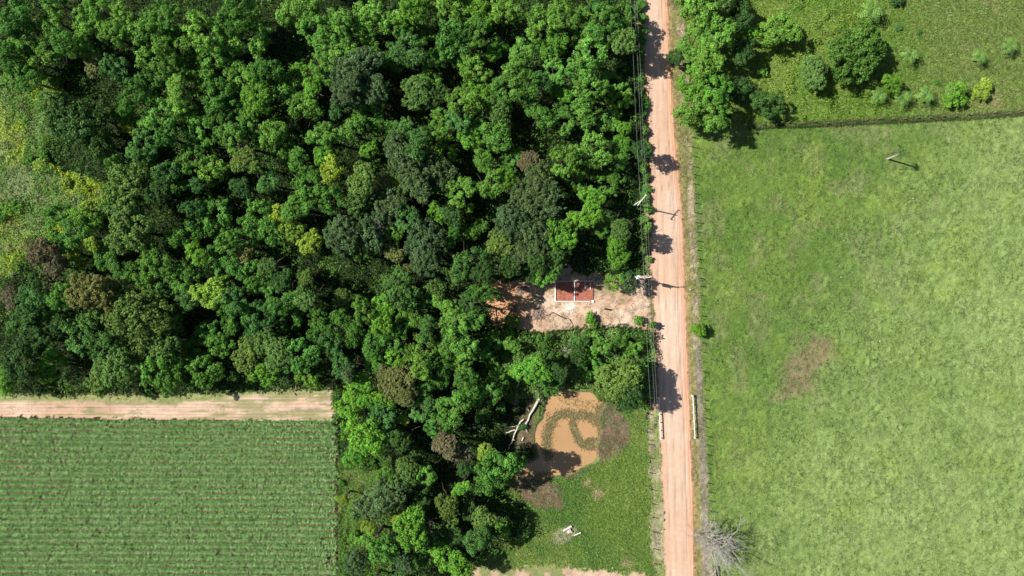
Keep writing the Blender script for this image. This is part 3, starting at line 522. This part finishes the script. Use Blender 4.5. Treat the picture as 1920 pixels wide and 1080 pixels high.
def gcol(x, y, a, b, rg):
    t = sm(.40, .62, fbm(x, y, 5, 360, 3))[:, None]; c = np.array([.34, .46, .045]) * (1 - t) + np.array([.14, .27, .055]) * t
    pl = (np.maximum(sm(50, 5, np.hypot(a - 45, b - 345)), sm(35, 5, np.hypot(a - 5, b - 290))) * .75)[:, None]; c = c * (1 - pl) + np.array([.33, .42, .20]) * pl
    br = (sm(.55, .7, fbm(x, y, 3, 370, 3)) * .6)[:, None]; return c * (1 - br) + np.array([.19, .19, .09]) * br
brushwood('scrub', 'bright yellow green scrub covering the open glade at left', 60000, (-20, 130, 240, 560), lambda a, b: zones(a, b, (a - 960) * K, (540 - b) * K)[0] == 1, hg, .15, gcol, 22, 'scrub')
brushwood('low_scrub', 'low green scrub on the open ground beside the cane field', 22000, (630, 855, 735, 1085), lambda a, b: (a > 635), lambda x, y: .1 + .9 * fbm(x, y, 2, 380, 3), .13, lambda x, y, a, b, rg: np.array([.08, .19, .03]) + fbm(x, y, 3, 390)[:, None] * np.array([.09, .08, .03]), 23, 'scrub')
brushwood('meadow_scrub', 'lumpy green scrub merging with the grass at the left end of the meadow', 26000, (1395, -10, 1640, 232), lambda a, b: (b < np.interp(a, HX, HY) - 6) & (fbm(a * K, b * K, 4.0, 450, 4) + .12 * sm(1560, 1420, a) > .50), lambda x, y: .1 + 1.9 * sm(.42, .85, fbm(x, y, 1.8, 460, 4)), .14, lambda x, y, a, b, rg: np.array([.12, .24, .03]) + fbm(x, y, 3, 470)[:, None] * np.array([.16, .14, .04]), 25, 'scrub')
brushwood('thicket', 'tangled green thicket between the lot and the pond', 30000, (898, 612, 1228, 745), lambda a, b: (b > 617 + 34 * (fbm(a * K, b * K, 2.5, 440, 3) - .42)) & (np.hypot(a - 1060, b - 655) > 13) & (sdist(a, b, P_POND) < -8) & (a < ip(ROAD_L, b) - 4), lambda x, y: .2 + 2.6 * fbm(x, y, 2.0, 400, 4), .15, lambda x, y, a, b, rg: np.array([.09, .19, .04]) + fbm(x, y, 3, 410)[:, None] * np.array([.13, .15, .06]), 24, 'scrub')

# ------------------------------------------------------------ sugar cane
rg = np.random.default_rng(31); PXc = []; PYc = []
for k in range(29):
    n = 3200; x = rg.uniform(-25, 631 + 3 * math.sin(k * 1.7), n); y = 787 + k * 11.55 + .009 * x + 1.5 * np.sin(x * .006 + k * .1) - 6 * (x < -999) + rg.normal(0, 1.15, n)
    ok = (fbm(x * K, y * K, 1.2, 420, 3) + .25 * fbm(x * K, y * K, 8, 430) > .31); PXc.append(x[ok]); PYc.append(y[ok])
x = np.concatenate(PXc); y = np.concatenate(PYc); n = len(x); a = np.where(rg.random(n) < .5, 1, -1) * math.pi / 2 + rg.normal(0, .75, n)
D = np.stack([np.cos(a), np.sin(a), np.zeros(n)], 1); Lh = rg.uniform(.8, 1.5, n)
V, F = ribbons(np.stack([wx(x), wy(y), np.full(n, .25)], 1), D, Lh * .95, rg.uniform(.08, .15, n), .45, rg, 3, .54)
pal = np.array([(.14, .31, .08), (.22, .42, .12), (.35, .53, .21), (.46, .54, .28), (.08, .19, .05)]); cc = pal[rg.choice(5, n, p=[.3, .28, .22, .1, .1])] * rg.uniform(.75, 1.25, (n, 1))
tag(obj('sugar_cane', mesh_np('sugar_cane', V, F, np.repeat(cc, 3, 0)), M_stuff), 'rows of young green sugar cane below the dirt track', 'crop', kind='stuff')

# ------------------------------------------------------------ palms
def palm_crown(seed, nf=9):
    rg = random.Random(seed); mb = MB(); V = []; F = []
    for i in range(nf):
        a = i * 2.399 + rg.uniform(-.2, .2); el = .2 + .9 * (i / nf); L = rg.uniform(.85, 1.1); pr = Vector((0, 0, 0)); d = Vector((math.cos(a), math.sin(a), 0)); sd = Vector((-d.y, d.x, 0)); n = 9
        for k in range(n + 1):
            t = k / n; p = d * (L * t * (1 - .15 * t)) + Vector((0, 0, L * (el * t - (.55 + el * .5) * t * t)))
            if k:
                for s in (-1, 1):
                    wd = .20 * math.sin(math.pi * min(1, .15 + t * .85)) ** .7 + .02; b = len(V); q = sd * s * wd + d * .07 + Vector((0, 0, -.06 + rg.uniform(-.03, .03)))
                    V += [tuple(pr), tuple(p * .55 + pr * .45), tuple(p * .55 + pr * .45 + q), tuple(pr + q * .96)]; F.append((b, b + 1, b + 2, b + 3))
            pr = p
    c = np.array([[rg.uniform(.75, 1.3)] * 3 for _ in F]); m = mesh_np('crown', V, F, c); m.materials.append(M_leaf); return m
PC = [palm_crown(i, 9 + i) for i in range(3)]
def palm(px, py, rp, h, label, group=None, lean=(0, 0), col=(.10, .19, .055), name='palm'):
    x, y = wx(px, 0), wy(py, 0); o = empty(name, (x, y, 0)); mb = MB(); pts = []; 
    for k in range(7): t = k / 6; pts.append((lean[0] * t * t ** .3, lean[1] * t, h * t - .05))
    mb.tube(pts, [.20 - .07 * k / 6 for k in range(7)], 8); mb.build('trunk', M_pale if h > 4 else M_bark, o)
    c = obj('crown', random.choice(PC), None, o, pts[-1]); c.scale = (rp * K,) * 3; c.color = (*col, 1); c.rotation_euler = (0, 0, random.uniform(0, 6)); tag(o, label, 'palm', group); return o
palm(1664, 298, 11, 7.4, 'slim leaning palm with pale trunk alone in the pasture', lean=(-1.3, -.2), col=(.08, .15, .045))
for x, y, r, lab in ((1634, 22, 24, 'large feathery palm above the big round meadow tree'), (1709, 104, 18, 'pale green palm just right of the big round meadow tree'), (1838, 106, 16, 'yellow green small palm between bare patches at right'), (1897, 84, 18, 'palm beside the bare soil near the right edge of the meadow'),
                     (1650, 178, 18, 'leftmost palm of the row near the meadow fence'), (1695, 183, 18, 'second palm from the left in the row near the fence'), (1738, 178, 19, 'third palm in the row, with spreading star shaped fronds'), (1790, 172, 17, 'rightmost palm of the row, in front of the bright bushy tree')):
    palm(x - (x - 960) * .02, y + (540 - y) * .02, r * 1.25, 2.8 if r < 20 else 3.4, lab, 'small palms of the meadow', col=(.17, .31, .070))

# ------------------------------------------------------------ road furniture, poles, cables
def pole(px, py, label, transformer=False, arm_rot=0.0, hh=9.2):
    x, y = wx(px), wy(py); o = empty('utility_pole', (x, y, 0)); MB().tube([(0, 0, -.2), (0, 0, hh)], [.17, .11], 10).build('post', M_conc, o)
    a = obj('crossarm', MB().box((0, 0, hh - .5), (2.6, .14, .14), 0).mesh('crossarm'), M_conc, o); a.rotation_euler = (0, 0, arm_rot)
    for s in (-1.2, -.45 if transformer else 0.01, 1.2): MB().tube([(s, 0, hh - .42), (s, 0, hh - .30), (s, 0, hh - .2), (s, 0, hh - .08)], [.05, .10, .06, .09], 8).build('insulator', M_porc, a)
    if transformer:
        t = MB().tube([(-.75, 0, hh - 2.4), (-.75, 0, hh - 1.2)], [.36, .36], 12).tube([(-.75, 0, hh - 1.2), (-.75, 0, hh - 1.1)], [.36, .2], 12).build('transformer', M_tank, o)
        for s in (-.15, .15): MB().tube([(-.75 + s, s, hh - 1.12), (-.75 + s, s, hh - .8)], [.06, .04], 6).build('bushing', M_porc, t)
        MB().box((-1.45, .1, hh - .3), (.5, .12, .12), .6).box((-1.35, -.1, hh - .3), (.12, .6, .12)).box((1.45, .1, hh - .3), (.4, .12, .12), -.5).build('fuse_switch', M_white, o)
    return tag(o, label, 'utility pole', 'utility poles beside the road')
pole(1191, 521, 'concrete utility pole with transformer beside the cleared lot', True); pole(1188, 385.5, 'concrete utility pole with slanted crossarm among the roadside bushes', False, .9)
for i, (off, lab) in enumerate(((1182, 'leftmost of the three power cables beside the road'), (1190, 'middle one of the three power cables beside the road'), (1194.5, 'rightmost of the three power cables beside the road'))):
    pts = []
    ysup = [-260, 120, 378, 520, 770, 1120]
    for a, b in zip(ysup[:-1], ysup[1:]):
        for k in range(8): t = k / 8; yy = a + (b - a) * t; z = 8.9 - 4 * .45 * t * (1 - t); pts.append((wx(off + .05 * yy, 8.9), wy(yy, 8.9), z))
    tag(MB().tube(pts, .013, 5).build('power_cable', M_cable), lab, 'cable', 'power cables along the road')
def rail(pts, label):
    o = empty('guardrail', (wx(pts[0][0]), wy(pts[0][1]), 0)); ox, oy = o.location.x, o.location.y; P = [Vector((wx(a) - ox, wy(b) - oy, 0)) for a, b in pts]; d = P[1] - P[0]; L = d.length; ang = math.atan2(d.y, d.x); mid = (P[0] + P[1]) / 2
    MB().box((mid.x, mid.y, .88), (L, .15, .18), ang).build('rail', M_white, o)
    for k in range(6): q = P[0] + d * ((k + .12) / 5.24); MB().box((q.x, q.y, .36), (.15, .15, .80), ang).build('post', M_white, o)
    q = P[0]; MB().box((q.x, q.y - .0, .45), (.24, .24, .9), ang).build('end_block', M_conc, o); return tag(o, label, 'guardrail', 'white guardrails of the road')
rail(((1233.5, 745), (1237, 822)), 'white guardrail on the left side of the road, partly in tree shade'); rail(((1297, 741), (1301, 821)), 'white guardrail on the right side of the road')
def fence(pts, step, label, hgt=1.5, name='fence'):
    pts = np.array(pts, float); d = np.r_[0, np.cumsum(np.hypot(*np.diff(pts, axis=0).T))]; n = int(d[-1] / step) + 1; t = np.arange(n) * step; xs_ = np.interp(t, d, pts[:, 0]); ys_ = np.interp(t, d, pts[:, 1])
    o = empty(name, (wx(xs_[0]), wy(ys_[0]), 0)); ox, oy = o.location.x, o.location.y; r = random.Random(int(pts[0][0])); top = []
    for a, b in zip(xs_, ys_):
        x_, y_ = wx(a) - ox + r.uniform(-.1, .1), wy(b) - oy + r.uniform(-.25, .25); lx, ly = r.uniform(-.08, .08), r.uniform(-.08, .08); hh = hgt * r.uniform(.85, 1.15)
        MB().tube([(x_, y_, -.15), (x_ + lx, y_ + ly, hh)], [.10, .085], 6).build('post', M_post, o); top.append((x_, y_))
    for z in (.45, .8, 1.1): MB().tube([(a, b, z) for a, b in top], .006, 3).build('wire', M_wire, o)
    return tag(o, label, 'fence')
fence([(b - .5, a) for a, b in FENCE_E if 230 < a < 1090], 17.5, 'wooden post and wire fence along the left edge of the pasture')
fence([(1211, 775), (1216, 850), (1222, 960), (1229, 1085)], 28, 'wooden post and wire fence between the pond plot and the road')
fence([(a, b - 1) for a, b in HEDGE if a < 2000], 24, 'overgrown post and wire fence between meadow and pasture')

# ------------------------------------------------------------ the unfinished house in the lot
x0, x1, y0, y1 = wx(1041), wx(1112), wy(565), wy(527); o = empty('unfinished_house', (x0, y0, 0)); W_, D_ = x1 - x0, y1 - y0; wh = .42
MB().box((W_ / 2, D_ / 2, .06), (W_ - .1, D_ - .1, .30)).build('floor', M_clay, o)
MB().box((0, D_ / 2, wh / 2), (.19, D_ + .19, wh)).build('wall', M_plaster, o); MB().box((W_ / 2 - .25, 0, wh / 2 - .003), (W_ - .70, .14, wh)).build('wall', M_plaster, o); MB().box((W_ / 2 + .07, D_, wh / 2 - .003), (W_ - .06, .15, wh * .8)).build('wall', M_conc, o)
for q in (1077, 1097, 1107): xx = wx(q) - x0; dd = D_ - .2 if q == 1077 else D_ * .42; MB().box((xx, D_ - .09 - dd / 2, wh / 2 - .005), (.16 if q == 1077 else .08, dd, wh)).build('partition', M_plaster, o)
MB().box((W_ - .1, .0, .16), (.5, .5, .3)).build('corner_pad', M_plaster, o)
tag(o, 'roofless unfinished house with low white walls and red clay floor', 'house')
me = MB(); me.box((0, 0, .35), (.9, .6, .06), .3).box((-.4, -.2, .15), (.08, .08, .4)).box((.4, .2, .15), (.08, .08, .4)); tag(me.build('sheet_roof', M_tarp, None, (wx(1119), wy(523), .1)), 'small blue green sheet on stakes behind the unfinished house', 'tarpaulin')
tag(MB().tube([(-.65, .1, .16), (0, 0, .17), (.65, -.1, .16)], [.15, .16, .15], 8).build('log', M_darkwood, None, (wx(1139), wy(580), 0)), 'short dark charred log lying on the lot soil', 'log')
pts = [(wx(a) - wx(1035), wy(b) - wy(585), z) for a, b, z in ((1022, 592, .05), (1030, 590, .2), (1035, 585, .35), (1043, 589, .3), (1052, 594, .25), (1060, 597, .25), (1067, 598, .2), (1071, 604, .1), (1075, 609, .03))]
tag(MB().tube(pts, [.03, .05, .06, .07, .08, .08, .07, .05, .03], 6).build('fallen_branch', M_darkwood, None, (wx(1035), wy(585), 0)), 'long crooked dark branch lying across the lot soil', 'branch')
def brushpile(px, py, rp, label, m=M_brush, n=60, hz=.7):
    r = random.Random(int(px)); mb = MB()
    for i in range(n):
        a = r.uniform(0, 6.28); q = rp * K * math.sqrt(r.random()) * .7; c = Vector((q * math.cos(a), q * math.sin(a), r.uniform(.05, hz) * (1 - q / (rp * K)))); d = Vector((r.uniform(-1, 1), r.uniform(-1, 1), r.uniform(-.3, .5))) * rp * K * .42
        mb.tube([c - d, c + Vector((r.uniform(-.1, .1), r.uniform(-.1, .1), .1)), c + d], [.03, .035, .012], 4)
    return tag(mb.build('brush_pile', m, None, (wx(px), wy(py), 0)), label, 'brush pile')
brushpile(1010, 588, 18, 'grey brown pile of dry twigs left of the crooked branch', n=110); brushpile(980, 541, 15, 'dry twig heap under the trees at the lot north edge', n=90); brushpile(1060, 655, 16, 'whitish grey heap of dead branches in the thicket', M_pale, 150, 1.6)
brushpile(855, 792, 9, 'small heap of grey twigs among trees left of the pond', M_deadwood, 60); brushpile(965, 748, 14, 'brown twig heap near the roots of the fallen tree', n=80)

# ------------------------------------------------------------ dead trees
o = empty('fallen_tree', (wx(1015), wy(743), 0)); X = lambda a, b, z: (wx(940 + a / 8.308) - o.location.x, wy(720 + b / 8.308) - o.location.y, z)
MB().tube([X(590, 215, .7), X(560, 270, .65), X(520, 350, .55), X(480, 420, .5), X(440, 480, .45), X(425, 540, .45)], [.30, .26, .24, .21, .18, .16], 9).build('trunk', M_pale, o)
for P_ in (((425, 540, .45), (405, 580, .4), (385, 630, .5), (380, 680, .5), (398, 745, .4)), ((405, 575, .45), (370, 620, .6), (345, 660, .5), (335, 690, .4)), ((345, 545, .5), (300, 580, .6), (265, 630, .6), (200, 655, .5), (125, 665, .4)),
           ((265, 630, .6), (240, 700, .6), (205, 770, .5), (185, 840, .5), (165, 900, .5), (125, 950, .4), (115, 1010, .3)), ((215, 708, .5), (160, 720, .6), (110, 745, .5), (75, 750, .5), (70, 775, .4)), ((185, 855, .5), (210, 870, .4)), ((400, 370, .3), (425, 410, .3)), ((345, 820, .3), (320, 880, .3))):
    MB().tube([X(*p) for p in P_], [.17 * (1 - .7 * i / len(P_)) for i in range(len(P_))], 6).build('branch', M_pale, o)
mb = MB(); rg = np.random.default_rng(8)
for k in range(26): a = rg.uniform(0, 6.28); branch(mb, Vector(X(595, 205, .5)), Vector((math.cos(a), math.sin(a) + .3, rg.uniform(-.1, .8))).normalized(), rg.uniform(.5, 1.1), .07, 1, rg, .5, 2, 0)
mb.build('root_plate', M_brush, o); tag(o, 'fallen dead tree with bleached trunk and torn roots beside the pond', 'fallen tree')
def dead_tree(px, py, h, reach, label, seed, name='dead_tree', kids=5, z0=.25):
    rg = np.random.default_rng(seed); o = empty(name, (wx(px), wy(py), 0)); MB().tube([(0, 0, -.1), (.05, .03, h * z0), (.0, .05, h * (z0 + .15))], [.26, .2, .15], 8).build('trunk', M_deadwood, o); mb = MB()
    for k in range(17):
        a = k * 2.399; el = rg.uniform(.25, 1.1); branch(mb, Vector((0, .03, h * rg.uniform(z0, z0 + .17))), Vector((math.cos(a) * math.cos(el), math.sin(a) * math.cos(el), math.sin(el))), reach * rg.uniform(.7, 1.0) * .60, .13, 3, rg, .50, 4, .25, .26)
    mb.build('branches', M_deadwood, o); return tag(o, label, 'dead tree')
dead_tree(1329, 1006, 6.8, 6.8, 'leafless grey tree with spreading twigs by the pasture fence at bottom', 4)
dead_tree(715, 430, 10.5, 3.0, 'bare grey branches sticking out of the dense grey green canopy', 9, z0=.5)
def log(pa, pb, r, label, m=M_pale, z=.25, hollow=True):
    a = Vector((wx(pa[0]), wy(pa[1]), z)); b = Vector((wx(pb[0]), wy(pb[1]), z + .15)); o = empty('log', a); mb = MB(); d = b - a
    mb.tube([(0, 0, 0), d * .3 + Vector((0, 0, .03)), d * .7, d], [r * .8, r, r * 1.05, r], 10); mb.build('trunk', m, o); e = MB().tube([d, d + d.normalized() * .04], [r * .8, r * .8], 10).build('hollow_end', M_darkwood, o)
    return tag(o, label, 'log')
Z3 = lambda a, b: (1020 + a / 18, 970 + b / 18)
log(Z3(640, 450), Z3(930, 275), .24, 'thick pale hollow log, upper of two on the dry patch'); log(Z3(1000, 605), Z3(1240, 490), .16, 'thin pale log, lower of two on the dry patch')
MB_ = MB().box((0, 0, .3), (.9, .6, .5), .5).box((.5, -.15, .2), (.4, .35, .4), .2); tag(MB_.build('stump', M_pale, None, (wx(Z3(840, 450)[0]), wy(Z3(840, 450)[1]), 0)), 'broken pale stump between the two logs on the dry patch', 'stump')
for nm, A_, B_ in (('left', (1338.5, 1060), (1342, 1084)), ('right', (1343.5, 1060), (1347, 1084))):
    p, q = Vector((wx(A_[0]), wy(A_[1]), .5)), Vector((wx(B_[0]), wy(B_[1]), .5)); tag(MB().tube([(0, 0, 0), q - p], [.13, .13], 7).build('wooden_beam', M_post, None, p), f'{nm} one of two dark timber beams below the leafless tree', 'beam', 'timber beams at the pasture gate')
# stones
def stone(px, py, s, label=None, m=M_stone, seed=0, flat=.6):
    r = np.random.default_rng(seed); import bmesh
    bm = bmesh.new(); bmesh.ops.create_icosphere(bm, subdivisions=2, radius=1)
    for v in bm.verts: v.co *= 1 + r.uniform(-.18, .18); v.co.z *= flat
    me = bpy.data.meshes.new('stone'); bm.to_mesh(me); bm.free(); o = obj('stone', me, m, None, (wx(px), wy(py), s * .3)); o.scale = (s, s * .8, s); return tag(o, label, 'stone')
base = None
for i, (x, y) in enumerate(((1695, 497), (1722, 500), (1783, 462), (1787, 465), (1650, 640), (1374, 466), (1577, 520), (1500, 375), (1690, 345), (1712, 372), (1790, 395), (1640, 600), (1632, 690), (1748, 768), (1860, 590), (1815, 700), (1560, 840), (1450, 860))):
    if base is None: base = stone(x, y, .16, m=plain('dull_stone', (.36, .35, .30), .9, .3, 2), seed=3); s_ = base
    else: s_ = base.copy(); C.objects.link(s_); s_.location = (wx(x), wy(y), .06); sc = random.uniform(.09, .17); s_.scale = (sc, sc, sc); s_.rotation_euler = (0, 0, i)
    s_['group'] = 'pale stones scattered in the pasture'; s_['category'] = 'stone'; trees.append([s_, '', x, y, 1, 'small pale stone lying in the pasture grass'])
stone(1222, 354, .42, 'rounded white boulder in shade at the left edge of the road', M_white, 5, .7); stone(1294, 543, .15, 'small white stone on the verge right of the road', M_white, 6)
for i, (x, y) in enumerate(((890, 801), (899, 799), (880, 803), (905, 803))): q = stone(x, y, .45, m=M_stone, seed=20 + i); q['label'] = ('grey rock by the dry stream, ' + ['second from left', 'third from left', 'leftmost', 'rightmost'][i] + ' of four'); q['group'] = 'rocks of the dry stream'

# ------------------------------------------------------------ labels for the many trees and bushes
def place(px, py):
    if px > 1235: return 'east of the road'
    if py > 1000: return 'at the bottom edge of the wood'
    if py > 880: return 'in the wood right of the cane field'
    if py > 735: return 'between the cane field and the pond'
    if px > 895 and py > 618: return 'below the lot, ' + ('left part' if px < 1000 else 'middle part' if px < 1110 else 'road side part')
    if py > 660 and px < 330: return 'above the left half of the track'
    if py > 660 and px < 640: return 'above the right half of the track'
    if py > 640: return 'above the big tree by the track end'
    if px > 880 and py > 370: return 'just north of the cleared lot'
    if px < 230 and py < 150: return 'in the top left corner'
    if px < 230 and py < 470: return 'beside the left glade'
    cx = ['at the far left', 'left of centre', 'in the middle of the forest', 'right of the forest middle', 'close to the road'][0 if px < 230 else 1 if px < 470 else 2 if px < 720 else 3 if px < 960 else 4]
    return cx + (', top band' if py < 160 else ', upper band' if py < 330 else ', middle band' if py < 500 else ', lower band')
ORD = ['leftmost', 'second', 'third', 'fourth', 'fifth', 'sixth', 'seventh', 'eighth', 'ninth', 'tenth', 'eleventh', 'twelfth', 'thirteenth', 'fourteenth', 'fifteenth', 'sixteenth', 'seventeenth', 'eighteenth', 'nineteenth', 'twentieth']
G = defaultdict(list)
for rec in trees:
    o, wd, px, py, rp, pl = rec
    if o.get('label'): continue
    base_ = 'bush' if o.name.startswith('shrub') else 'tree'; G[pl if o.name.startswith('stone') else f'{wd} {base_} {pl or place(px, py)}'].append(rec)
for key, recs in G.items():
    recs.sort(key=lambda r: r[2])
    for i, r in enumerate(recs):
        n = len(recs); r[0]['label'] = key if n == 1 else key + (', leftmost' if i == 0 else ', rightmost' if i == n - 1 else f', {ORD[min(i, 19)]} from left')
print('objects', len(bpy.data.objects), 'trees', len(trees), 'fill', nfill)
